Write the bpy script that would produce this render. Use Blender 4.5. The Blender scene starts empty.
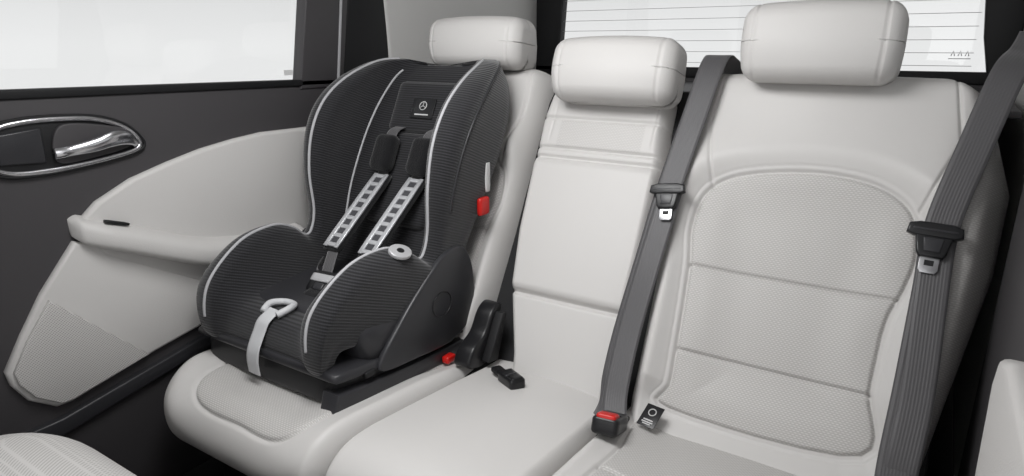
import bpy, bmesh, math
import numpy as np
from mathutils import Vector, Matrix
R=math.radians
scene=bpy.context.scene
try: scene.view_settings.view_transform='Standard'
except Exception: pass
def srgb(r,g,b):
    f=lambda c:(c/255/12.92) if c<=10 else ((c/255+.055)/1.055)**2.4
    return (f(r),f(g),f(b),1)
# ---------------------------------------------------------------- materials
class M:
    def __init__(s,name,col,rough=.5,metal=0,spec=.5,sheen=0,coat=0):
        s.m=bpy.data.materials.new(name);s.m.use_nodes=True;s.nt=s.m.node_tree
        s.b=s.nt.nodes['Principled BSDF'];b=s.b
        b.inputs['Base Color'].default_value=col;b.inputs['Roughness'].default_value=rough
        b.inputs['Metallic'].default_value=metal;b.inputs['Specular IOR Level'].default_value=spec
        b.inputs['Sheen Weight'].default_value=sheen;b.inputs['Coat Weight'].default_value=coat
        s.col=col
    def n(s,t,**k):
        x=s.nt.nodes.new(t)
        for a,v in k.items(): setattr(x,a,v)
        return x
    def l(s,a,b): s.nt.links.new(a,b)
    def math(s,op,a,b=None,c=None):
        x=s.n('ShaderNodeMath',operation=op)
        for i,v in enumerate((a,b,c)):
            if v is None: continue
            if isinstance(v,(int,float)): x.inputs[i].default_value=v
            else: s.l(v,x.inputs[i])
        return x.outputs[0]
    def noise(s,scale,detail=3,coord='Object'):
        tc=s.n('ShaderNodeTexCoord');nz=s.n('ShaderNodeTexNoise')
        nz.inputs['Scale'].default_value=scale;nz.inputs['Detail'].default_value=detail
        s.l(tc.outputs[coord],nz.inputs['Vector']);return nz.outputs['Fac']
    def uv(s):
        tc=s.n('ShaderNodeTexCoord');sp=s.n('ShaderNodeSeparateXYZ');s.l(tc.outputs['UV'],sp.inputs[0])
        return sp.outputs[0],sp.outputs[1]
    def bump(s,h,strength=.3,dist=.001):
        b=s.n('ShaderNodeBump');b.inputs['Strength'].default_value=strength;b.inputs['Distance'].default_value=dist
        s.l(h,b.inputs['Height']);s.l(b.outputs[0],s.b.inputs['Normal'])
    def mixcol(s,fac,c1,c2):
        x=s.n('ShaderNodeMix',data_type='RGBA')
        if isinstance(fac,(int,float)): x.inputs[0].default_value=fac
        else: s.l(fac,x.inputs[0])
        x.inputs[6].default_value=c1;x.inputs[7].default_value=c2
        s.l(x.outputs[2],s.b.inputs['Base Color'])
LG=srgb(206,204,202)
def leather(name,col=LG):
    m=M(name,col,.5,spec=.35)
    tc=m.n('ShaderNodeTexCoord');v=m.n('ShaderNodeTexVoronoi');v.inputs['Scale'].default_value=450
    m.l(tc.outputs['Object'],v.inputs['Vector'])
    nz=m.noise(900,2)
    h=m.math('ADD',v.outputs['Distance'],m.math('MULTIPLY',nz,.5))
    m.bump(h,.25,.0006);return m
leatherM=leather('light_leather').m
def seatmat():
    m=M('seat_leather',LG,.47,spec=.38)
    u,v=m.uv()
    a=m.n('ShaderNodeAttribute');a.attribute_name='ins'
    ins=a.outputs['Fac']
    row=m.math('SINE',m.math('MULTIPLY',v,2*math.pi/.0070))
    sh=m.math('MULTIPLY',m.math('SIGN',row),.0017)
    colm=m.math('SINE',m.math('MULTIPLY',m.math('ADD',u,sh),2*math.pi/.0068))
    ra=m.math('ABSOLUTE',row)
    cell=m.math('MULTIPLY',ra,m.math('ADD',m.math('MULTIPLY',colm,.33),.67))
    dot=m.math('SMOOTH_MIN',m.math('MULTIPLY',cell,1.3),1.0,.1)
    dark=m.math('MULTIPLY',m.math('SUBTRACT',1.0,dot),m.math('MULTIPLY',ins,.55))
    m.mixcol(dark,LG,srgb(140,137,134))
    nz=m.noise(700,2)
    h=m.math('ADD',m.math('MULTIPLY',nz,.35),m.math('MULTIPLY',m.math('MULTIPLY',dot,ins),1.1))
    m.bump(h,.45,.0008);return m.m
seatM=seatmat()
def perfm(name,p,k):
    m=M(name,LG,.55,spec=.3)
    tc=m.n('ShaderNodeTexCoord');sp=m.n('ShaderNodeSeparateXYZ');m.l(tc.outputs['Object'],sp.inputs[0])
    a=m.math('SINE',m.math('MULTIPLY',m.math('ADD',sp.outputs[1],sp.outputs[0]),2*math.pi/p))
    b=m.math('SINE',m.math('MULTIPLY',m.math('ADD',sp.outputs[2],m.math('MULTIPLY',sp.outputs[1],.3)),2*math.pi/p))
    d=m.math('GREATER_THAN',m.math('MULTIPLY',a,b),.3)
    m.mixcol(m.math('MULTIPLY',d,k),LG,srgb(110,107,104));return m.m
perfM=perfm('perforated_trim',.0052,.6)
perf2M=perfm('perforated_leather',.0055,.4)
def darkplastic(name,c,rough=.55,sc=500,b=.25):
    m=M(name,c,rough,spec=.4);m.bump(m.noise(sc,2),b,.0005);return m.m
charM=darkplastic('charcoal_trim',srgb(68,66,68),.48)
blackM=darkplastic('black_plastic',srgb(30,30,32),.33)
shellM=darkplastic('seat_shell_plastic',srgb(50,50,53),.34)
rubberM=darkplastic('rubber_seal',srgb(22,22,24),.6)
floorM=darkplastic('carpet',srgb(22,21,22),.95,200)
redM=M('red_plastic',srgb(200,30,25),.35).m
silverM=M('satin_chrome',srgb(215,215,218),.22,metal=1).m
silM=M('silver_plastic',srgb(195,195,197),.35,metal=.3).m
steelM=M('steel',srgb(200,200,203),.3,metal=1).m
pipeM=M('grey_piping',srgb(180,180,183),.6).m
ladM=M('pad_plate_grey',srgb(196,197,200),.32,metal=.3).m
ladDM=M('pad_slot_grey',srgb(70,70,74),.5).m
tagM=M('tag_white',srgb(205,205,205),.6).m
strapM=M('strap_grey',srgb(200,201,203),.6).m
pillarM=leather('pillar_trim',srgb(212,211,209)).m
roofM=leather('headliner_fabric',srgb(190,189,187)).m
def fuzzy():
    m=M('black_pad',srgb(24,24,26),.95,spec=.2,sheen=.2);m.bump(m.noise(350,4),.8,.002);return m.m
fuzzM=fuzzy()
def ribbed():
    m=M('ribbed_black_fabric',srgb(30,30,33),.8,spec=.25,sheen=.35)
    tc=m.n('ShaderNodeTexCoord');sp=m.n('ShaderNodeSeparateXYZ');m.l(tc.outputs['Object'],sp.inputs[0])
    v=m.math('ADD',sp.outputs[2],m.math('MULTIPLY',sp.outputs[1],.38))
    w=m.math('ADD',m.math('MULTIPLY',m.math('SINE',m.math('MULTIPLY',v,2*math.pi/.0060)),.5),.5)
    cx=m.math('ADD',m.math('MULTIPLY',m.math('SINE',m.math('MULTIPLY',m.math('ADD',sp.outputs[0],sp.outputs[1]),2*math.pi/.004)),.25),.75)
    w2=m.math('MULTIPLY',m.math('POWER',w,1.6),cx)
    m.mixcol(w2,srgb(21,21,23),srgb(57,57,61))
    m.bump(w,.5,.0014);return m.m
ribM=ribbed()
def webbing():
    m=M('belt_webbing',srgb(82,81,83),.45,spec=.5,sheen=.3)
    u,v=m.uv()
    w=m.math('SINE',m.math('MULTIPLY',u,2*math.pi/.0045))
    w2=m.math('SINE',m.math('MULTIPLY',v,2*math.pi/.0022))
    m.bump(m.math('ADD',w,m.math('MULTIPLY',w2,.4)),.22,.0006);return m.m
webM=webbing()
def glass():
    m=bpy.data.materials.new('window_glass');m.use_nodes=True;nt=m.node_tree
    nt.nodes.remove(nt.nodes['Principled BSDF']);o=nt.nodes['Material Output']
    t=nt.nodes.new('ShaderNodeBsdfTransparent');t.inputs[0].default_value=(.96,.965,.965,1)
    g=nt.nodes.new('ShaderNodeBsdfGlossy');g.inputs['Roughness'].default_value=.02
    x=nt.nodes.new('ShaderNodeMixShader');x.inputs[0].default_value=.03
    nt.links.new(t.outputs[0],x.inputs[1]);nt.links.new(g.outputs[0],x.inputs[2]);nt.links.new(x.outputs[0],o.inputs[0]);return m
glassM=glass()
wireM=M('defroster_wire',srgb(225,225,225),.6).m
markM=M('glass_print',srgb(190,190,190),.6).m
# ---------------------------------------------------------------- helpers
def link(o,parent=None):
    scene.collection.objects.link(o)
    if parent: o.parent=parent
    return o
def empty(name,loc=(0,0,0)):
    e=bpy.data.objects.new(name,None);e.empty_display_size=.1;scene.collection.objects.link(e);return e
def mesh(name,vs,fs,mat,parent=None,smooth=True,uv=None,attr=None):
    me=bpy.data.meshes.new(name);me.from_pydata([tuple(map(float,v)) for v in vs],[],[tuple(map(int,f)) for f in fs])
    if uv is not None:
        l=me.uv_layers.new(name='UVMap');idx=np.empty(len(me.loops),dtype=np.int32);me.loops.foreach_get('vertex_index',idx)
        l.data.foreach_set('uv',np.asarray(uv,dtype=np.float32)[idx].ravel())
    if attr is not None:
        a=me.attributes.new('ins','FLOAT','POINT');a.data.foreach_set('value',np.asarray(attr,dtype=np.float32))
    if smooth: me.polygons.foreach_set('use_smooth',[True]*len(me.polygons))
    me.materials.append(mat);o=bpy.data.objects.new(name,me);return link(o,parent)
def gridfaces(nr,nc,wrap=False):
    i=np.arange(nr-1)[:,None];j=np.arange(nc if wrap else nc-1)[None,:];j2=(j+1)%nc
    return np.stack([(i*nc+j),(i*nc+j2),((i+1)*nc+j2),((i+1)*nc+j)],-1).reshape(-1,4)
def catmull(P,n,closed=False):
    P=np.asarray(P,float);N=len(P)
    if closed: t=np.linspace(0,N,n,endpoint=False)
    else: t=np.linspace(0,N-1,n)
    i=np.floor(t).astype(int)
    if not closed: i=np.minimum(i,N-2)
    f=(t-i).reshape((-1,)+(1,)*(P.ndim-1))
    g=(lambda k:P[k%N]) if closed else (lambda k:P[np.clip(k,0,N-1)])
    p0,p1,p2,p3=g(i-1),g(i),g(i+1),g(i+2)
    return .5*((2*p1)+(-p0+p2)*f+(2*p0-5*p1+4*p2-p3)*f**2+(-p0+3*p1-3*p2+p3)*f**3)
def tube(name,pts,r,mat,parent=None,closed=False,n=None,seg=8,smoothpts=True):
    P=catmull(pts,n or len(pts)*10,closed) if smoothpts else np.asarray(pts,float)
    K=len(P)
    T=(np.roll(P,-1,0)-np.roll(P,1,0)) if closed else np.gradient(P,axis=0)
    T/=np.linalg.norm(T,axis=1)[:,None]+1e-9
    up=np.array([0.3,.2,.93]);A=np.cross(T,up);A/=np.linalg.norm(A,axis=1)[:,None]+1e-9;B=np.cross(T,A)
    th=np.linspace(0,2*math.pi,seg,endpoint=False)
    V=P[:,None]+r*(A[:,None]*np.cos(th)[None,:,None]+B[:,None]*np.sin(th)[None,:,None])
    F=gridfaces(K,seg,True).tolist()
    if closed:
        for j in range(seg): F.append([(K-1)*seg+j,(K-1)*seg+(j+1)%seg,(j+1)%seg,j])
    else:
        F.append(list(range(seg))[::-1]);F.append([(K-1)*seg+j for j in range(seg)])
    return mesh(name,V.reshape(-1,3),F,mat,parent)
def rbox(name,loc,half,r,mat,parent=None,n=10,rot=None,deform=None):
    h=np.array(half,float);r=min(r,min(h)*.999)
    vs={}
    def g(k):
        s=k/n;return -math.cos(s*math.pi)*.6+(2*s-1)*.4
    def vid(p):
        key=tuple(round(c,5) for c in p)
        if key not in vs: vs[key]=len(vs)
        return vs[key]
    fs=[]
    for ax in range(3):
        for sg in (-1,1):
            for i in range(n):
                for j in range(n):
                    q=[]
                    for a,b in ((i,j),(i+1,j),(i+1,j+1),(i,j+1)):
                        p=[0,0,0];p[ax]=sg;p[(ax+1)%3]=g(a);p[(ax+2)%3]=g(b);q.append(vid(p))
                    fs.append(q if sg>0 else q[::-1])
    V=np.array(list(vs.keys()))*h
    c=np.clip(V,-(h-r),h-r);d=V-c;V=c+r*d/(np.linalg.norm(d,axis=1)[:,None]+1e-12)
    if deform: V=deform(V)
    if rot is not None: V=V@np.array(rot.to_3x3()).T
    V=V+np.array(loc)
    return mesh(name,V,fs,mat,parent)
def extr(name,pts,axis,a0,a1,mat,parent=None,bevel=.004,smooth=0,seg=3,xform=None):
    P=catmull(pts,smooth,True) if smooth else np.asarray(pts,float)
    def to(p,a):
        return {'x':(a,p[0],p[1]),'y':(p[0],a,p[1]),'z':(p[0],p[1],a)}[axis]
    n=len(P);V=[to(p,a0) for p in P]+[to(p,a1) for p in P]
    F=[list(range(n)),list(range(2*n-1,n-1,-1))]+[[i,i+n,(i+1)%n+n,(i+1)%n] for i in range(n)]
    if xform is not None: V=[tuple(xform@Vector(v)) for v in V]
    o=mesh(name,V,F,mat,parent,smooth=False)
    bm=bmesh.new();bm.from_mesh(o.data);bmesh.ops.recalc_face_normals(bm,faces=bm.faces)
    if bevel>0:
        ed=[e for e in bm.edges if any(len(f.verts)>4 or n==4 for f in e.link_faces) and (len(e.link_faces)==2 and e.calc_face_angle(0)>.8)]
        bmesh.ops.bevel(bm,geom=ed,offset=bevel,segments=seg,profile=.5,affect='EDGES',clamp_overlap=True)
    bm.to_mesh(o.data);bm.free()
    for p in o.data.polygons: p.use_smooth=True
    try: o.data.set_sharp_from_angle(angle=R(40))
    except Exception: pass
    return o
def segdist(x,y,P,closed=True):
    P=np.asarray(P,float);d=np.full(x.shape,9.)
    n=len(P)
    for i in range(n if closed else n-1):
        a=P[i];b=P[(i+1)%n];ab=b-a;L2=ab@ab+1e-12
        t=np.clip(((x-a[0])*ab[0]+(y-a[1])*ab[1])/L2,0,1)
        d=np.minimum(d,np.hypot(x-a[0]-t*ab[0],y-a[1]-t*ab[1]))
    return d
def inside(x,y,P):
    P=np.asarray(P,float);c=np.zeros(x.shape,bool);n=len(P)
    for i in range(n):
        a=P[i];b=P[(i+1)%n]
        if a[1]==b[1]: continue
        k=((a[1]>y)!=(b[1]>y))&(x<(b[0]-a[0])*(y-a[1])/(b[1]-a[1])+a[0]);c^=k
    return c
def sdf(x,y,P):
    d=segdist(x,y,P);return np.where(inside(x,y,P),d,-d)
def ss(x): x=np.clip(x,0,1);return x*x*(3-2*x)
ty,tz=.4658,.8849
def bprof(t): return -.34+t*ty,.33+t*tz,-tz+0*t,ty+0*t
def bp(x,t,n):
    y,z,ny,nz=bprof(t);return (x,y+ny*n,z+nz*n)
_c=catmull([(-.20,.320),(-.34,.326),(-.45,.340),(-.60,.357),(-.70,.366),(-.752,.358),(-.786,.330),(-.793,.292),(-.781,.260),(-.742,.242),(-.68,.24)],300)
_s=np.concatenate([[0],np.cumsum(np.hypot(*np.diff(_c,axis=0).T))])
_t=np.gradient(_c,axis=0);_t/=np.linalg.norm(_t,axis=1)[:,None]
def cprof(s):
    y=np.interp(s,_s,_c[:,0]);z=np.interp(s,_s,_c[:,1]);a=np.interp(s,_s,_t[:,0]);b=np.interp(s,_s,_t[:,1])
    return y,z,b,-a
CL=_s[-1]
def spacing(n,k=.5):
    s=np.linspace(0,1,n);return (1-k)*s+k*(.5-.5*np.cos(math.pi*s))
def panel(name,prof,t0,t1,xL,xR,mat,parent,T=.05,r=.035,rt=.04,rb=.02,Tt=None,extra=None,ins=None,nx=190,nt=250,shift=None,rL=None,rR=None):
    t=t0+(t1-t0)*spacing(nt,.3);u=spacing(nx,.4)
    a=xL(t)[:,None];b=xR(t)[:,None];X=a+(b-a)*u[None,:];Tm=np.repeat(t[:,None],nx,1)
    e=lambda d,q:np.sqrt(np.clip(1-(1-np.clip(d/q,0,1))**2,0,1))
    q=e(X-a,rL or r)*e(b-X,rR or r)
    w=e(Tm-t0,rb)*e(t1-Tm,rt)
    n=-T*(1-q)-(Tt or T)*(1-w)
    if extra: n=n+extra(X,Tm)*q*w
    y,z,ny,nz=prof(t)
    Y=y[:,None]+ny[:,None]*n;Z=z[:,None]+nz[:,None]*n
    if shift: Y=Y+shift(X,Tm)
    V=np.stack([X,Y,Z],-1).reshape(-1,3)
    at=ins(X,Tm).ravel() if ins else np.zeros(X.size)
    return mesh(name,V,gridfaces(nt,nx).tolist(),mat,parent,uv=np.stack([X.ravel(),Tm.ravel()],-1),attr=at)
def itp(pts):
    k=np.array(pts,float);return lambda t:np.interp(t,k[:,0],k[:,1])
def G(d,w,a): return -a*np.exp(-(d/w)**2)
def topround(f,t1,Rr,sg):
    def g(t):
        d=np.clip(t-(t1-Rr),0,Rr*.98);return f(t)+sg*(Rr-np.sqrt(Rr*Rr-d*d))
    return g
# ---------------------------------------------------------------- rear bench
bench=empty('rear_bench_seat')
insR=catmull([(.252,.02),(.247,.07),(.240,.20),(.233,.29),(.222,.36),(.232,.425),(.273,.463),(.35,.483),(.44,.489),(.52,.475),(.572,.437),(.590,.37),(.582,.31),(.565,.25),(.560,.14),(.556,.03)],90,True)
def exR(sign):
    P=insR*np.array([sign,1]) if sign<0 else insR
    def f(X,T):
        s=sdf(X,T,P);xa=np.abs(X)
        n=G(s,.0032,.0075)
        n=n+.028*ss((-s)/.055)*ss((.56-T)/.2+.3)*ss((xa-.16)/.05)*ss((.69-xa)/.04)
        n=n-.013*ss(s/.10)
        inn=s>0
        n=n+np.where(inn,G(T-.287,.003,.007)+G(T-.128,.003,.007),0)
        n=n+np.where(inn,.004*np.abs(np.sin((T-.128)/.159*math.pi))*ss(s/.05),0)
        n=n+np.where(~inn,G(s+.012,.0014,.0016),0)
        n=n+G(segdist(X,T,[(sign*.585,.44),(sign*.625,.56),(sign*.60,.70)],False),.0028,.005)
        n=n+G(segdist(X,T,[(sign*.245,.44),(sign*.215,.56),(sign*.225,.70)],False),.0028,.004)
        n=n+.014*ss((T-.52)/.12)*np.exp(-((xa-.40)/.16)**2)
        return n
    def m(X,T):
        s=sdf(X,T,P)
        out=ss((s+.001)/.003)
        side=ss((np.abs(X)-.625)/.004)*ss((.56-T)/.01)*.8
        return np.maximum(out,side)
    return f,m
f,m=exR(1)
xl=itp([(-.05,.17),(.02,.165),(.3,.158),(.5,.15),(.7,.15)]);xr=itp([(-.05,.635),(.05,.650),(.147,.665),(.36,.700),(.5,.705),(.60,.675),(.70,.640)])
panel('backrest_right',bprof,-.05,.70,topround(xl,.70,.04,1),topround(xr,.70,.06,-1),seatM,bench,T=.09,r=.04,rt=.05,Tt=.09,extra=f,ins=m,nx=240,nt=300)
f,m=exR(-1)
panel('backrest_left',bprof,-.05,.70,lambda t:-topround(xr,.70,.06,-1)(t),lambda t:-topround(itp([(-.05,.20),(.1,.19),(.3,.185),(.7,.185)]),.70,.04,1)(t),seatM,bench,T=.09,r=.04,rt=.05,Tt=.09,extra=f,ins=m,nx=170,nt=220)
def exC(X,T):
    n=G(T-.166,.005,.012)+G(T-.470,.0035,.008)+G(T-.492,.0035,.008)+G(T-.561,.0035,.006)
    n=n+.007*ss((T-.166)/.02)*ss((.47-T)/.02)
    n=n+G(np.abs(X-(-.015))-.118,.0022,.0020)*ss((T-.50)/.02)
    return n
def imC(X,T): return ss((T-.495)/.003)*ss((.558-T)/.003)*ss((.10-np.abs(X+.015))/.004)*.5
panel('backrest_centre',bprof,-.03,.66,topround(itp([(-.03,-.085),(.04,-.10),(.166,-.142),(.30,-.160),(.56,-.172),(.66,-.158)]),.66,.05,1),topround(itp([(-.03,.138),(.3,.140),(.45,.138),(.56,.122),(.66,.12)]),.66,.05,-1),seatM,bench,T=.06,r=.022,rt=.05,Tt=.07,extra=exC,ins=imC,nx=150,nt=260)
extr('back_shell',[(-.36,.20),(-.30,.20),(.045,.86),(.060,.885),(.025,.885),(-.005,.85),(-.262,.36),(-.33,.30)],'x',-.655,.655,rubberM,bench,bevel=.004)
extr('bench_plinth',[(-.70,.05),(-.30,.05),(-.28,.32),(-.60,.31),(-.70,.27)],'x',-.58,.68,rubberM,bench,bevel=.01)
insCR=catmull([(.235,.10),(.225,.30),(.235,.52),(.40,.545),(.58,.53),(.60,.30),(.60,.10)],70,True)
def exCu(P,tl=.36):
    def f(X,T):
        s=sdf(X,T,P);n=G(s,.0034,.006)-.008*ss(s/.08)
        n=n+np.where(s>0,G(T-tl,.003,.006),0)
        n=n+.012*ss(-s/.06)
        return n
    def m(X,T): return ss((sdf(X,T,P)+.001)/.003)
    return f,m
f,m=exCu(insCR)
c=lambda v:(lambda t:np.full_like(t,v))
panel('cushion_right',cprof,.02,CL,c(.165),itp([(0,.63),(.3,.70),(1,.70)]),seatM,bench,T=.05,r=.03,rb=.03,rt=.02,extra=f,ins=m,nx=200,nt=260)
insCL=catmull([(-.235,.10),(-.225,.30),(-.24,.56),(-.38,.59),(-.52,.57),(-.555,.42),(-.56,.10)],70,True)
f,m=exCu(insCL)
def shL(X,T):
    d=np.clip(.11-(X+.645),0,.109);return (.11-np.sqrt(.11**2-d*d))*ss((T-.40)/.2)
panel('cushion_left',cprof,.02,CL,itp([(0,-.63),(.3,-.645),(1,-.645)]),c(-.158),seatM,bench,T=.05,r=.03,rL=.045,rb=.03,rt=.02,extra=f,ins=m,nx=200,nt=260,shift=shL)
def exCC(X,T): return .010*np.exp(-((X-.005)/.12)**2)
panel('cushion_centre',cprof,.0,CL,c(-.156),c(.163),seatM,bench,T=.05,r=.022,rb=.03,rt=.02,extra=exCC,nx=120,nt=200)
# ---------------------------------------------------------------- headrests
def headrest(x,y,z,hx,hy,hz,tilt):
    e=empty('headrest')
    def df(V):
        V=V.copy();zz=V[:,2]/hz;xx=V[:,0]/hx
        fr=V[:,1]<0
        V[:,1]+=np.where(fr,-.012*(1-xx**2)*(1-.3*zz)+.010*np.clip(zz,0,1)**2+.018*np.clip(-zz,0,1)**2,0)
        sm=np.exp(-((np.abs(xx)-.80)/.014)**2);
        V[:,1]+=np.where(fr,.0035*sm,0);V[:,2]-=.003*sm*np.clip(zz,0,1)
        V[:,0]*=1-.045*np.clip(-zz,0,1)**1.5-.02*np.clip(zz,0,1)**3
        V[:,1]*=np.where(V[:,1]>0,1-.25*zz,1)
        V[:,2]+=-.005*xx**2*(zz>0)
        return V
    rot=Matrix.Rotation(tilt,4,'X')
    rbox('pad',(x,y,z),(hx,hy,hz),.028,leatherM,e,n=70,rot=rot,deform=df)
    for s in (-1,1):
        tube('post',[(x+s*.07,y+.02,z-hz+.02),(x+s*.07,y+.025,z-hz-.07)],.006,steelM,e)
        rbox('post_guide',(x+s*.07,y+.025,z-hz-.015),(.014,.014,.012),.006,rubberM,e,n=4)
    return e
headrest(-.360,-.035,.984,.133,.055,.060,R(-6))
headrest(.010,-.075,.928,.137,.052,.067,R(-14))
headrest(.390,-.055,.983,.130,.058,.070,R(-6))
# ---------------------------------------------------------------- belts
def ribbon(name,pts,width,mat,parent,wd=None,n=120,th=.0014):
    P=catmull([tuple(p) for p in pts],n);T=np.gradient(P,axis=0);T/=np.linalg.norm(T,axis=1)[:,None]
    W=catmull(wd,n) if wd is not None else np.tile([1.,0,0],(n,1))
    W=W-T*(W*T).sum(1)[:,None];W/=np.linalg.norm(W,axis=1)[:,None]
    N=np.cross(W,T)
    L=np.concatenate([[0],np.cumsum(np.linalg.norm(np.diff(P,axis=0),axis=1))])
    us=np.linspace(-.5,.5,9);V=[];UV=[]
    ring=[(u,1) for u in us]+[(u,-1) for u in us[::-1]]
    for u,s in ring:
        V.append(P+W*width*u+N*s*th/2*(1 if abs(u)<.49 else .4));UV.append(np.stack([np.full(n,u*width),L],-1))
    V=np.stack(V,1);UV=np.stack(UV,1);m_=len(ring)
    F=gridfaces(n,m_,True).tolist();F.append(list(range(m_))[::-1]);F.append([(n-1)*m_+j for j in range(m_)])
    return mesh(name,V.reshape(-1,3),F,mat,parent,uv=UV.reshape(-1,2))
def frame(pt,xdir,ydir):
    x=Vector(xdir).normalized();y=Vector(ydir).normalized();z=x.cross(y).normalized();y=z.cross(x)
    m=Matrix((x,y,z)).transposed().to_4x4();m.translation=Vector(pt);return m
def tongue(parent,pt,xdir,up,s=1):
    F_=frame(pt,xdir,up)
    def loc(name,pts,z0,z1,mat,bev,sm=0):
        return extr(name,[(a*s,b*s) for a,b in pts],'z',z0*s,z1*s,mat,parent,bevel=bev*s,smooth=sm,xform=F_)
    loc('tongue_bar',[(-.036,-.006),(-.034,.008),(-.020,.012),(.020,.012),(.034,.008),(.036,-.006),(.026,-.010),(-.026,-.010)],-.006,.008,blackM,.003)
    loc('tongue_body',[(-.024,-.008),(.024,-.008),(.019,-.034),(.015,-.040),(-.015,-.040),(-.019,-.034)],-.005,.007,blackM,.003)
    loc('tongue_inlay',[(-.013,-.012),(.013,-.012),(.010,-.032),(-.010,-.032)],.0068,.0085,shellM,.001)
    loc('tongue_plate',[(-.0125,-.038),(.0125,-.038),(.0125,-.058),(.009,-.063),(-.009,-.063),(-.0125,-.058)],-.0015,.0015,steelM,.0005)
    loc('tongue_slot',[(-.006,-.044),(.006,-.044),(.006,-.052),(-.006,-.052)],.0012,.0022,rubberM,0)
    loc('tongue_groove',[(-.028,-.001),(.028,-.001),(.028,.002),(-.028,.002)],.0075,.0088,shellM,.0006)
b1=empty('seat_belt')
ribbon('webbing',[bp(.212,.72,-.10),bp(.207,.715,-.02),bp(.200,.69,.022),bp(.187,.56,.03),bp(.172,.42,.032),bp(.162,.28,.03),bp(.152,.14,.028),bp(.152,.05,.03),bp(.158,.0,.03),(.165,-.42,.335)],.050,webM,b1)
ribbon('webbing_lap',[bp(.178,.42,.036),bp(.168,.28,.035),bp(.160,.14,.034),bp(.165,.03,.045),(.178,-.40,.34)],.046,webM,b1)
tongue(b1,bp(.174,.415,.042),(1,.05,.12),(-.02,ty,tz),.95)
b2=empty('seat_belt')
ribbon('webbing',[(.70,.03,1.0),(.69,-.01,.975),bp(.668,.67,.035),bp(.640,.54,.04),bp(.616,.41,.045),bp(.615,.30,.045),bp(.613,.15,.045),bp(.610,.04,.05),(.612,-.40,.33),(.615,-.42,.30)],.048,webM,b2)
ribbon('webbing_lap',[bp(.613,.41,.05),bp(.618,.28,.052),bp(.622,.14,.05),bp(.618,.03,.05),(.62,-.36,.31)],.044,webM,b2)
tongue(b2,bp(.608,.395,.056),(1,.02,-.04),(.05,ty,tz),1.05)
rbox('shoulder_anchor',(.712,.045,1.005),(.018,.020,.030),.010,blackM,b2,n=6)
def buckle(pt,rotz,tilt,mat,s=1):
    e=empty('seat_belt_buckle')
    m_=Matrix.Translation(pt)@Matrix.Rotation(rotz,4,'Z')@Matrix.Rotation(tilt,4,'X')
    rbox('body',(0,0,0),(.021*s,.036*s,.014*s),.007*s,blackM,e,n=8)
    rbox('stalk',(0,.055*s,-.003),(.014*s,.03*s,.007*s),.005*s,rubberM,e,n=5)
    rbox('release_button',(0,-.020*s,.006*s),(.0155*s,.014*s,.0125*s),.004*s,mat,e,n=6)
    rbox('slot_rim',(0,.002*s,.0125*s),(.016*s,.004*s,.003*s),.001*s,shellM,e,n=3)
    e.matrix_world=m_
    return e
buckle((.194,-.455,.362),R(8),R(-22),redM,1.1)
buckle((-.040,-.402,.352),R(62),R(-2),blackM,.8)
tg=empty('seat_label')
Fm=frame((.238,-.378,.350),(1,-.15,0),(.1,.8,.45))
q=.75
extr('label_plate',[(-.022*q,-.03*q),(.022*q,-.03*q),(.022*q,.03*q),(-.022*q,.03*q)],'z',0,.002,blackM,tg,bevel=.0006,xform=Fm)
for i,(y0,w,h) in enumerate(((-.012,.012,.0015),(-.018,.014,.0015),(-.023,.010,.0012))):
    y0*=q;w*=q;h*=q
    extr('label_text_%d'%i,[(-w,y0-h),(w,y0-h),(w,y0+h),(-w,y0+h)],'z',.0019,.0026,tagM,tg,bevel=0,xform=Fm)
tube('label_icon',[tuple(Fm@Vector((.009*q*math.cos(a),.010*q+.009*q*math.sin(a),.0025))) for a in np.linspace(0,6.28,12,endpoint=False)],.0010,tagM,tg,closed=True,n=30)
iso=empty('isofix_guide')
extr('bracket',[(-.400,.345),(-.34,.333),(-.305,.385),(-.280,.440),(-.292,.452),(-.318,.438),(-.345,.400),(-.385,.380)],'x',-.184,-.142,blackM,iso,bevel=.006,smooth=40)
extr('bracket_web',[(-.36,.345),(-.325,.34),(-.290,.435),(-.305,.440)],'x',-.144,-.122,rubberM,iso,bevel=.004)
rbox('release_tab',(-.208,-.385,.345),(.009,.014,.008),.004,redM,iso,n=5)
# ---------------------------------------------------------------- child seat
cs=empty('child_car_seat')
CX=-.425
st=[# P(y,z) N(y,z) wo wi hw tb
((-.655,.398),(-1,.0),.158,.13,.008,.03),
((-.672,.438),(-.96,.28),.174,.13,.020,.045),
((-.650,.482),(-.50,.86),.187,.124,.055,.05),
((-.585,.487),(-.10,1),.195,.130,.108,.055),
((-.510,.472),(.0,1),.201,.136,.138,.055),
((-.440,.462),(-.10,1),.205,.142,.132,.05),
((-.375,.470),(-.40,.92),.206,.145,.105,.05),
((-.335,.515),(-.72,.69),.202,.148,.085,.045),
((-.302,.575),(-.875,.484),.202,.150,.092,.04),
((-.268,.645),(-.885,.466),.212,.152,.130,.04),
((-.228,.72),(-.885,.466),.221,.150,.155,.04),
((-.188,.79),(-.885,.466),.224,.148,.152,.04),
((-.150,.855),(-.885,.466),.216,.142,.118,.04),
((-.118,.908),(-.80,.6),.192,.130,.060,.04),
((-.098,.934),(-.5,.86),.160,.10,.018,.035),
]
def ring(P,N,wo,wi,hw,tb):
    N=np.array(N)/np.hypot(*N);h=[(0,-tb),(.6*wo,-tb),(.90*wo,-.75*tb),(wo*.98,-.1*tb),(wo,.5*hw),(wo*.985,.86*hw),((wo+wi)/2,hw),(wi+.004,.88*hw),(wi-.006,.45*hw),(wi-.024,.10*hw),(.5*wi,.0),(0,0)]
    full=h+[(-a,b) for a,b in h[-2:0:-1]]
    return [(CX+a,P[0]+N[0]*b,P[1]+N[1]*b) for a,b in full]
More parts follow.
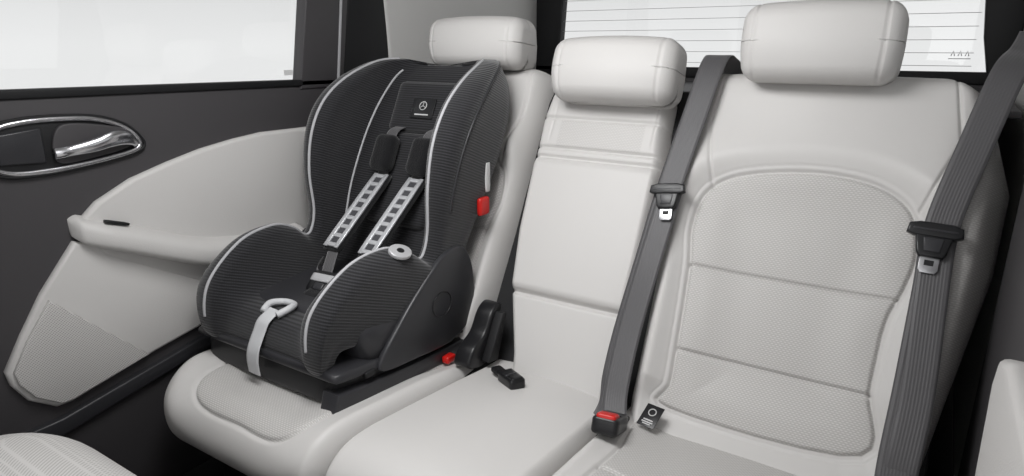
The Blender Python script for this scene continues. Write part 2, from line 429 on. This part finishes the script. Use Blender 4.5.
ctl=np.array([ring(*s) for s in st])
K=150;MM=22*7
A=catmull(ctl,K)
Rg=np.stack([catmull(A[k],MM,True) for k in range(K)])
V=Rg.reshape(-1,3)
F=gridfaces(K,MM,True).tolist()
V=np.concatenate([V,[Rg[0].mean(0)],[Rg[-1].mean(0)]])
n0=K*MM
for j in range(MM):
    F.append([n0,(j+1)%MM,j]);F.append([n0+1,(K-1)*MM+j,(K-1)*MM+(j+1)%MM])
mesh('fabric_shell',V,F,ribM,cs)
def rp(sidx,ridx):
    k=np.clip(sidx/(len(st)-1)*(K-1),0,K-1);j=int(round(ridx*7))%MM
    k0=int(k);k1=min(k0+1,K-1);f_=k-k0
    return Rg[k0,j]*(1-f_)+Rg[k1,j]*f_
for nm,rj in (('piping_left',22-6.3),('piping_right',6.3)):
    tube(nm,[rp(s,rj) for s in np.linspace(1.3,13.8,50)],.0034,pipeM,cs,n=220)
for nm,rj in (('piping_inner_left',22-8.6),('piping_inner_right',8.6)):
    tube(nm,[rp(s,rj) for s in np.linspace(8.2,13.2,30)],.0026,pipeM,cs,n=120)
for nm,rj in (('piping_outer_left',22-4.6),('piping_outer_right',4.6)):
    tube(nm,[rp(s,rj) for s in np.linspace(8.6,14,30)],.0022,shellM,cs,n=120)
def ud(V):
    V=V.copy();z=V[:,2]/.075;V[:,0]*=1-.10*np.clip(-z,0,1);V[:,1]+=-.02*z+.03;V[:,1]*=1-.06*np.clip(-z,0,1);return V
rbox('under_shell',(CX,-.475,.435),(.200,.160,.062),.035,shellM,cs,n=14,deform=ud)
for sx,a,b in (('right',.196,.211),('left',-.206,-.194)):
    extr('side_cover_'+sx,[(-.58,.40),(-.47,.380),(-.36,.375),(-.29,.41),(-.28,.50),(-.31,.57),(-.37,.575),(-.44,.535),(-.52,.470)],'x',CX+a,CX+b,shellM,cs,bevel=.006,smooth=44)
    tube('side_emblem_'+sx,[(CX+(.212 if sx=='right' else -.207),-.395+.030*math.cos(t),.470+.026*math.sin(t)) for t in np.linspace(0,6.283,14,endpoint=False)],.0016,blackM,cs,closed=True,n=50)
rt=Matrix.Rotation(R(-6.2),4,'X')
def bd(V):
    V=V.copy();y=V[:,1]/.195;V[:,0]*=1-.05*y**2;return V
rbox('base_foot',(CX,-.468,.370),(.193,.207,.034),.014,blackM,cs,n=12,rot=rt,deform=bd)
def bd2(V):
    V=V.copy();V[:,0]*=1-.03*(V[:,2]/.02);return V
rbox('base_rim',(CX,-.470,.399),(.203,.212,.010),.008,shellM,cs,n=10,rot=rt,deform=bd2)
extr('base_skid',[(-.690,.362),(-.60,.352),(-.45,.337),(-.30,.320),(-.27,.332),(-.30,.360),(-.45,.367),(-.60,.383),(-.680,.394)],'x',CX+.165,CX+.207,shellM,cs,bevel=.005)
for i,y0 in enumerate((-.60,-.56,-.41,-.37)):
    rbox('base_slot_%d'%i,(CX+.201,y0,.388+(-.465-y0)*.108),(.007,.013,.006),.003,rubberM,cs,n=4)
rbox('isofix_indicator',(CX+.175,-.285,.362),(.014,.010,.010),.004,redM,cs,n=5)
def along(s_,x,off):
    p=rp(s_,11);N=np.array([np.interp(s_,range(len(st)),[q[1][0] for q in st]),np.interp(s_,range(len(st)),[q[1][1] for q in st])]);N/=np.hypot(*N)
    return Vector((CX+x,p[1]+N[0]*off,p[2]+N[1]*off))
def pillow(name,F_,hx,hy,hz,r,mat,n=14):
    o=rbox(name,(0,0,0),(hx,hy,hz),r,mat,cs,n=n)
    o.data.transform(F_);return o
pillow('head_pad',frame(along(11.7,0,.002),(1,0,0),(0,.45,.88)),.100,.064,.016,.015,ribM)
Fl=frame(along(11.6,0,.0195),(1,0,0),(0,.45,.88))
extr('label',[(-.033,-.024),(.033,-.024),(.033,.024),(-.033,.024)],'z',0,.002,blackM,cs,bevel=.0005,xform=Fl)
tube('label_ring',[tuple(Fl@Vector((.010*math.cos(t),.006+.010*math.sin(t),.003))) for t in np.linspace(0,6.283,12,endpoint=False)],.0010,tagM,cs,closed=True,n=36)
for k in range(3):
    a=math.pi/2+k*2*math.pi/3
    tube('label_spoke_%d'%k,[tuple(Fl@Vector((0,.006,.003))),tuple(Fl@Vector((.0095*math.cos(a),.006+.0095*math.sin(a),.003)))],.0008,tagM,cs,smoothpts=False)
extr('label_text',[(-.020,-.017),(.020,-.017),(.020,-.014),(-.020,-.014)],'z',.0018,.0025,tagM,cs,bevel=0,xform=Fl)
pillow('back_pad',frame(along(9.5,0,.0),(1,0,0),(0,.45,.88)),.088,.110,.016,.014,ribM)
for s in (-1,1):
    top=Vector((CX+(-.054 if s<0 else .048),-.272,.690));bot=Vector((CX+(-.044 if s<0 else .062),-.445,.556))
    d=(bot-top);mid=(top+bot)/2
    F_=frame(mid,(1,0,0),-d)
    pillow('harness_pad_'+('l' if s<0 else 'r'),F_,.024,d.length/2+.004,.007,.006,fuzzM,n=6)
    hl=d.length/2-.004
    o=rbox('pad_bed',(0,0,.0065),(.0165,hl,.002),.001,ladDM,cs,n=4);o.data.transform(F_)
    for rx in (-1,1):
        o=rbox('pad_rail',(rx*.0160,0,.009),(.0062,hl+.002,.0032),.003,ladM,cs,n=4);o.data.transform(F_)
    for q in np.linspace(-1,1,9):
        o=rbox('pad_rung',(0,q*(hl-.005),.0085),(.0165,.0052,.003),.002,ladM,cs,n=4);o.data.transform(F_)
    F2=frame(along(10.05,s*.055,.038),(1,0,0),(0,.45,.88))
    pillow('shoulder_pad',F2,.030,.044,.018,.016,fuzzM,n=10)
    ribbon('strap_upper',[along(11.0,s*.055,.012),along(10.6,s*.055,.035),tuple(top)],.032,webM,cs,n=20)
    ribbon('strap_lower',[tuple(bot),tuple((bot+Vector((CX+s*.012,-.505,.508)))/2),(CX+s*.012,-.505,.508)],.028,webM,cs,n=30)
    ribbon('lap_strap',[(CX+s*.135,-.40,.50),(CX+s*.10,-.45,.495),(CX+s*.02,-.505,.503)],.03,webM,cs,wd=[(0,.4,1)]*3,n=30)
FB=frame((CX,-.512,.508),(1,.1,0),(0,.75,.65))
pillow('harness_buckle',FB,.036,.026,.014,.010,blackM,n=8)
o=rbox('buckle_face',(0,.006,.0135),(.030,.009,.003),.002,silM,cs,n=5);o.data.transform(FB)
o=rbox('buckle_button',(0,-.014,.013),(.012,.008,.004),.002,shellM,cs,n=5);o.data.transform(FB)
ribbon('crotch_strap',[(CX,-.52,.500),(CX,-.545,.495),(CX,-.56,.485)],.05,fuzzM,cs,n=20,th=.014)
a0=along(2.75,0,.010);a1=along(2.1,0,.010)
tube('adjuster_loop',[(CX-.020,a1[1],a1[2]),(CX-.027,(a0[1]+a1[1])/2,(a0[2]+a1[2])/2+.004),(CX-.014,a0[1],a0[2]),(CX+.014,a0[1],a0[2]),(CX+.027,(a0[1]+a1[1])/2,(a0[2]+a1[2])/2+.004),(CX+.020,a1[1],a1[2])],.007,strapM,cs,n=60)
ribbon('adjuster_strap',[along(2.3,-.0,.010),along(1.8,-.002,.009),along(1.4,-.004,.009),(CX-.005,-.690,.435),(CX-.007,-.694,.410),(CX-.008,-.692,.382)],.034,strapM,cs,n=60,th=.003)
Fd=frame(tuple(rp(4.3,5.4)+np.array([.002,0,.004])),(.2,1,-.1),(-.85,.2,.45))
extr('guide_disc',[(.024*math.cos(t),.020*math.sin(t)) for t in np.linspace(0,6.283,28,endpoint=False)],'z',-.004,.004,silM,cs,bevel=.002,xform=Fd)
extr('guide_disc_centre',[(.008*math.cos(t),.007*math.sin(t)) for t in np.linspace(0,6.283,24,endpoint=False)],'z',.003,.005,blackM,cs,bevel=.001,xform=Fd)
rbox('belt_clamp',(CX+.219,-.255,.650),(.007,.018,.020),.007,redM,cs,n=6)
rbox('belt_clamp_tag',(CX+.219,-.238,.710),(.003,.008,.032),.003,tagM,cs,n=4)
# ---------------------------------------------------------------- doors
def door(name,s):
    e=empty(name)
    X=lambda v:s*v
    def ex(nm,pts,a,b,mat,**k):
        a,b=X(a),X(b);return extr(nm,pts,'x',min(a,b),max(a,b),mat,e,**k)
    ex('panel',[(-1.75,.06),(-.16,.06),(-.16,.70),(-.165,.893),(-.262,.895),(-1.75,.915)],.705,.77,charM,bevel=.012)
    ex('window_seal',[(-1.75,.905),(-.165,.885),(-.165,.900),(-1.75,.922)],.700,.735,rubberM,bevel=.003)
    ex('upper_frame',[(-1.75,1.34),(-.12,1.34),(-.12,1.40),(-1.75,1.40)],.705,.74,charM,bevel=.003)
    return e,ex
dl,ex=door('car_door',-1)
ex('upper_insert',[(-.835,.652),(-.822,.682),(-.796,.704),(-.727,.736),(-.65,.757),(-.576,.774),(-.50,.785),(-.427,.792),(-.302,.791),(-.24,.79),(-.24,.45),(-.60,.48),(-.80,.60)],.690,.712,leatherM,bevel=.009)
ex('lower_insert',[(-.845,.640),(-.912,.560),(-.955,.495),(-.988,.440),(-.984,.412),(-.965,.375),(-.925,.343),(-.90,.342),(-.734,.378),(-.595,.402),(-.24,.45),(-.24,.60),(-.60,.53),(-.72,.59)],.692,.712,leatherM,bevel=.007)
ex('speaker_cover',[(-.905,.548),(-.950,.487),(-.979,.438),(-.976,.414),(-.957,.380),(-.920,.350),(-.900,.349),(-.752,.380)],.685,.70,perfM,bevel=.003)
ex('sill_strip',[(-1.02,.315),(-.92,.318),(-.60,.375),(-.24,.41),(-.24,.385),(-.60,.345),(-.92,.285),(-1.03,.285)],.690,.712,shellM,bevel=.004)
pth=catmull([(-.845,.668),(-.815,.655),(-.76,.632),(-.69,.600),(-.62,.570),(-.54,.550),(-.45,.540),(-.36,.538)],60)
prt=np.interp(np.linspace(0,1,60),[0,.06,.2,.5,1],[.006,.028,.045,.058,.06])
hh=np.interp(np.linspace(0,1,60),[0,.08,.3,1],[.012,.024,.028,.032])
th=np.linspace(0,2*math.pi,32,endpoint=False);VV=[]
for k in range(60):
    for t in th:
        cx,sz=math.cos(t),math.sin(t)
        cx=math.copysign(abs(cx)**.6,cx);sz=math.copysign(abs(sz)**.7,sz)
        VV.append((-.705+prt[k]*cx,pth[k,0],pth[k,1]+hh[k]*sz-.012*(cx>0)*cx))
FF=gridfaces(60,32,True).tolist();FF.append(list(range(32))[::-1]);FF.append([59*32+j for j in range(32)])
mesh('armrest',VV,FF,leatherM,dl)
rbox('armrest_pull_cup',(-.678,-.775,.662),(.006,.022,.003),.002,rubberM,dl,n=4,rot=Matrix.Rotation(R(-20),4,'X'))
rg=[(-.95,.800),(-.93,.845),(-.89,.857),(-.827,.858),(-.77,.852),(-.725,.834),(-.700,.806),(-.705,.792),(-.735,.784),(-.79,.777),(-.86,.772),(-.92,.776)]
rg3=catmull([(-.698,a,b) for a,b in rg],80,True)
ex('handle_recess',[(a,b) for a,b in rg],.699,.706,rubberM,bevel=.001,smooth=60)
tube('handle_ring',rg3,.0052,silverM,dl,closed=True,smoothpts=False,seg=10)
tube('handle_ring_outer',[(p[0],(p[1]+.82)*1.07-.82,(p[2]-.817)*1.13+.817) for p in rg3],.003,rubberM,dl,closed=True,smoothpts=False)
lp=catmull([(-.692,-.850,.800),(-.682,-.83,.803),(-.675,-.79,.809),(-.674,-.755,.817),(-.682,-.725,.814),(-.695,-.705,.802)],40)
lr=np.interp(np.linspace(0,1,40),[0,.2,.6,.9,1],[.010,.009,.014,.012,.006])
VV=[]
for k in range(40):
    for t in th: VV.append((lp[k,0]+.006*math.cos(t),lp[k,1],lp[k,2]+lr[k]*math.sin(t)))
FF=gridfaces(40,32,True).tolist();FF.append(list(range(32))[::-1]);FF.append([39*32+j for j in range(32)])
mesh('handle_lever',VV,FF,silverM,dl)
ex('handle_cup',[(-.845,.785),(-.835,.845),(-.765,.842),(-.715,.825),(-.715,.80),(-.77,.787)],.692,.700,charM,bevel=.003,smooth=40)
ex('speaker_grille_small',[(-.93,.79),(-.925,.84),(-.862,.846),(-.862,.786)],.694,.700,shellM,bevel=.003)
ex('window_frame',[(-.300,.880),(-.262,1.09),(-.235,1.35),(-.10,1.35),(-.130,1.09),(-.165,.88)],.700,.735,charM,bevel=.004)
ex('window_frame_line',[(-.186,.895),(-.158,1.09),(-.128,1.35),(-.122,1.35),(-.152,1.09),(-.180,.895)],.696,.702,pipeM,bevel=.001)
ex('glass_print',[(-.335,.913),(-.335,.925),(-.310,.925),(-.310,.913)],.7125,.7135,wireM,bevel=0)
dr,ex2=door('car_door',1)
ex2('lower_insert',[(-1.3,.35),(-1.3,.69),(-.60,.675),(-.54,.655),(-.525,.62),(-.56,.50),(-.66,.36)],.680,.712,leatherM,bevel=.010)
def pane(name,pts,axis,a,b):
    return extr(name,pts,axis,a,b,glassM,None,bevel=0)
pane('window_1',[(-1.75,.90),(-.27,.88),(-.235,1.35),(-1.75,1.35)],'x',-.722,-.719)
pane('window_3',[(-1.75,.90),(-.17,.88),(-.13,1.35),(-1.75,1.35)],'x',.719,.722)
def pillar(name,s,o=0):
    e=empty(name)
    def ex(nm,pts,a,b,mat,**k):
        a,b=s*(a+o),s*(b+o);return extr(nm,pts,'x',min(a,b),max(a,b),mat,e,**k)
    ex('seal',[(-.17,.06),(-.17,.88),(-.125,1.09),(-.10,1.38),(.0,1.38),(.01,1.09),(.015,.90),(.01,.06)],.705,.74,rubberM,bevel=.005)
    ex('trim',[(.012,.06),(.015,.91),(.0,1.09),(-.02,1.40),(.86,1.40),(.86,.06)],.700,.74,pillarM,bevel=.012)
    return e
pillar('c_pillar_trim',-1);pillar('c_pillar_trim',1,.035)
tgx=empty('tailgate')
extr('tailgate_lower',[(-.70,.05),(.735,.05),(.735,.905),(-.70,.905)],'y',.80,.86,charM,tgx,bevel=.005)
extr('frame_left',[(-.70,.89),(-.612,.89),(-.600,1.0),(-.575,1.36),(-.70,1.36)],'y',.79,.83,rubberM,tgx,bevel=.006)
extr('frame_right',[(.735,.89),(.680,.89),(.655,1.0),(.610,1.36),(.735,1.36)],'y',.79,.83,rubberM,tgx,bevel=.006)
extr('frame_bottom',[(-.70,.880),(.735,.880),(.735,.912),(-.70,.912)],'y',.79,.83,rubberM,tgx,bevel=.004)
extr('parcel_shelf',[(-.68,.10),(.71,.10),(.71,.78),(-.68,.78)],'z',.855,.868,charM,tgx,bevel=.003)
pane('window_2',[(-.66,.895),(.69,.895),(.66,1.36),(-.63,1.36)],'y',.812,.815)
for i in range(10):
    z=.927+i*.034
    tube('defroster_wire_%d'%i,[(-.60,.808,z),(.64,.808,z)],.0008,wireM,tgx,smoothpts=False,seg=5)
for i in range(3):
    tube('glass_mark_%d'%i,[(.590+i*.016,.806,.953),(.594+i*.016,.806,.966),(.598+i*.016,.806,.953)],.0012,markM,tgx,smoothpts=False,seg=5)
tube('glass_mark_3',[(.585,.806,.946),(.635,.806,.946)],.0010,markM,tgx,smoothpts=False,seg=5)
extr('floor',[(-.76,-2.2),(.77,-2.2),(.77,.86),(-.76,.86)],'z',.0,.05,floorM,None,bevel=0)
extr('ceiling_light_block',[(-.76,-2.2),(.77,-2.2),(.77,.86),(-.76,.86)],'z',1.40,1.43,roofM,None,bevel=0)  # unseen roof, added to keep world light out and deepen contrast
extr('front_light_block',[(-.76,.05),(.77,.05),(.77,1.40),(-.76,1.40)],'y',-2.24,-2.2,charM,None,bevel=0)  # unseen bulkhead behind the camera, added to block world light
fs_=empty('front_seat')
rbox('cushion',(-.255,-1.225,.30),(.235,.235,.202),.15,perf2M,fs_,n=30)
rbox('base',(-.255,-1.225,.085),(.18,.18,.05),.02,rubberM,fs_,n=4)
# ---------------------------------------------------------------- light
w=bpy.data.worlds.new('world');scene.world=w;w.use_nodes=True;nt=w.node_tree
bg=nt.nodes['Background'];tc=nt.nodes.new('ShaderNodeTexCoord');sp=nt.nodes.new('ShaderNodeSeparateXYZ');cr=nt.nodes.new('ShaderNodeValToRGB')
nt.links.new(tc.outputs['Generated'],sp.inputs[0]);nt.links.new(sp.outputs[2],cr.inputs[0]);nt.links.new(cr.outputs[0],bg.inputs[0])
cr.color_ramp.elements[0].position=0;cr.color_ramp.elements[0].color=(.92,.92,.92,1)
cr.color_ramp.elements[1].position=.20;cr.color_ramp.elements[1].color=(.64,.64,.645,1)
bg.inputs[1].default_value=1.0
def area(name,loc,rot_to,size,energy):
    l=bpy.data.lights.new(name,'AREA');l.size=size;l.energy=energy;o=bpy.data.objects.new(name,l);scene.collection.objects.link(o)
    o.location=loc;o.rotation_euler=(Vector(rot_to)-Vector(loc)).to_track_quat('-Z','Y').to_euler();return o
area('added_key_light',(-.02,-.74,1.37),(.10,-.30,.4),.5,12.5)  # added key light below the roof, not a cabin lamp
area('added_fill_light',(.25,-2.05,1.15),(.1,-.3,.6),.9,5)  # added soft fill from behind the camera, no real source there
cam=bpy.data.cameras.new('camera');co=bpy.data.objects.new('camera',cam);scene.collection.objects.link(co)
cam.sensor_width=36;cam.lens=36*654/1024;cam.clip_start=.02
co.location=(.583,-1.37,.98);co.rotation_euler=(R(90-16.4),0,R(32.7))
scene.camera=co
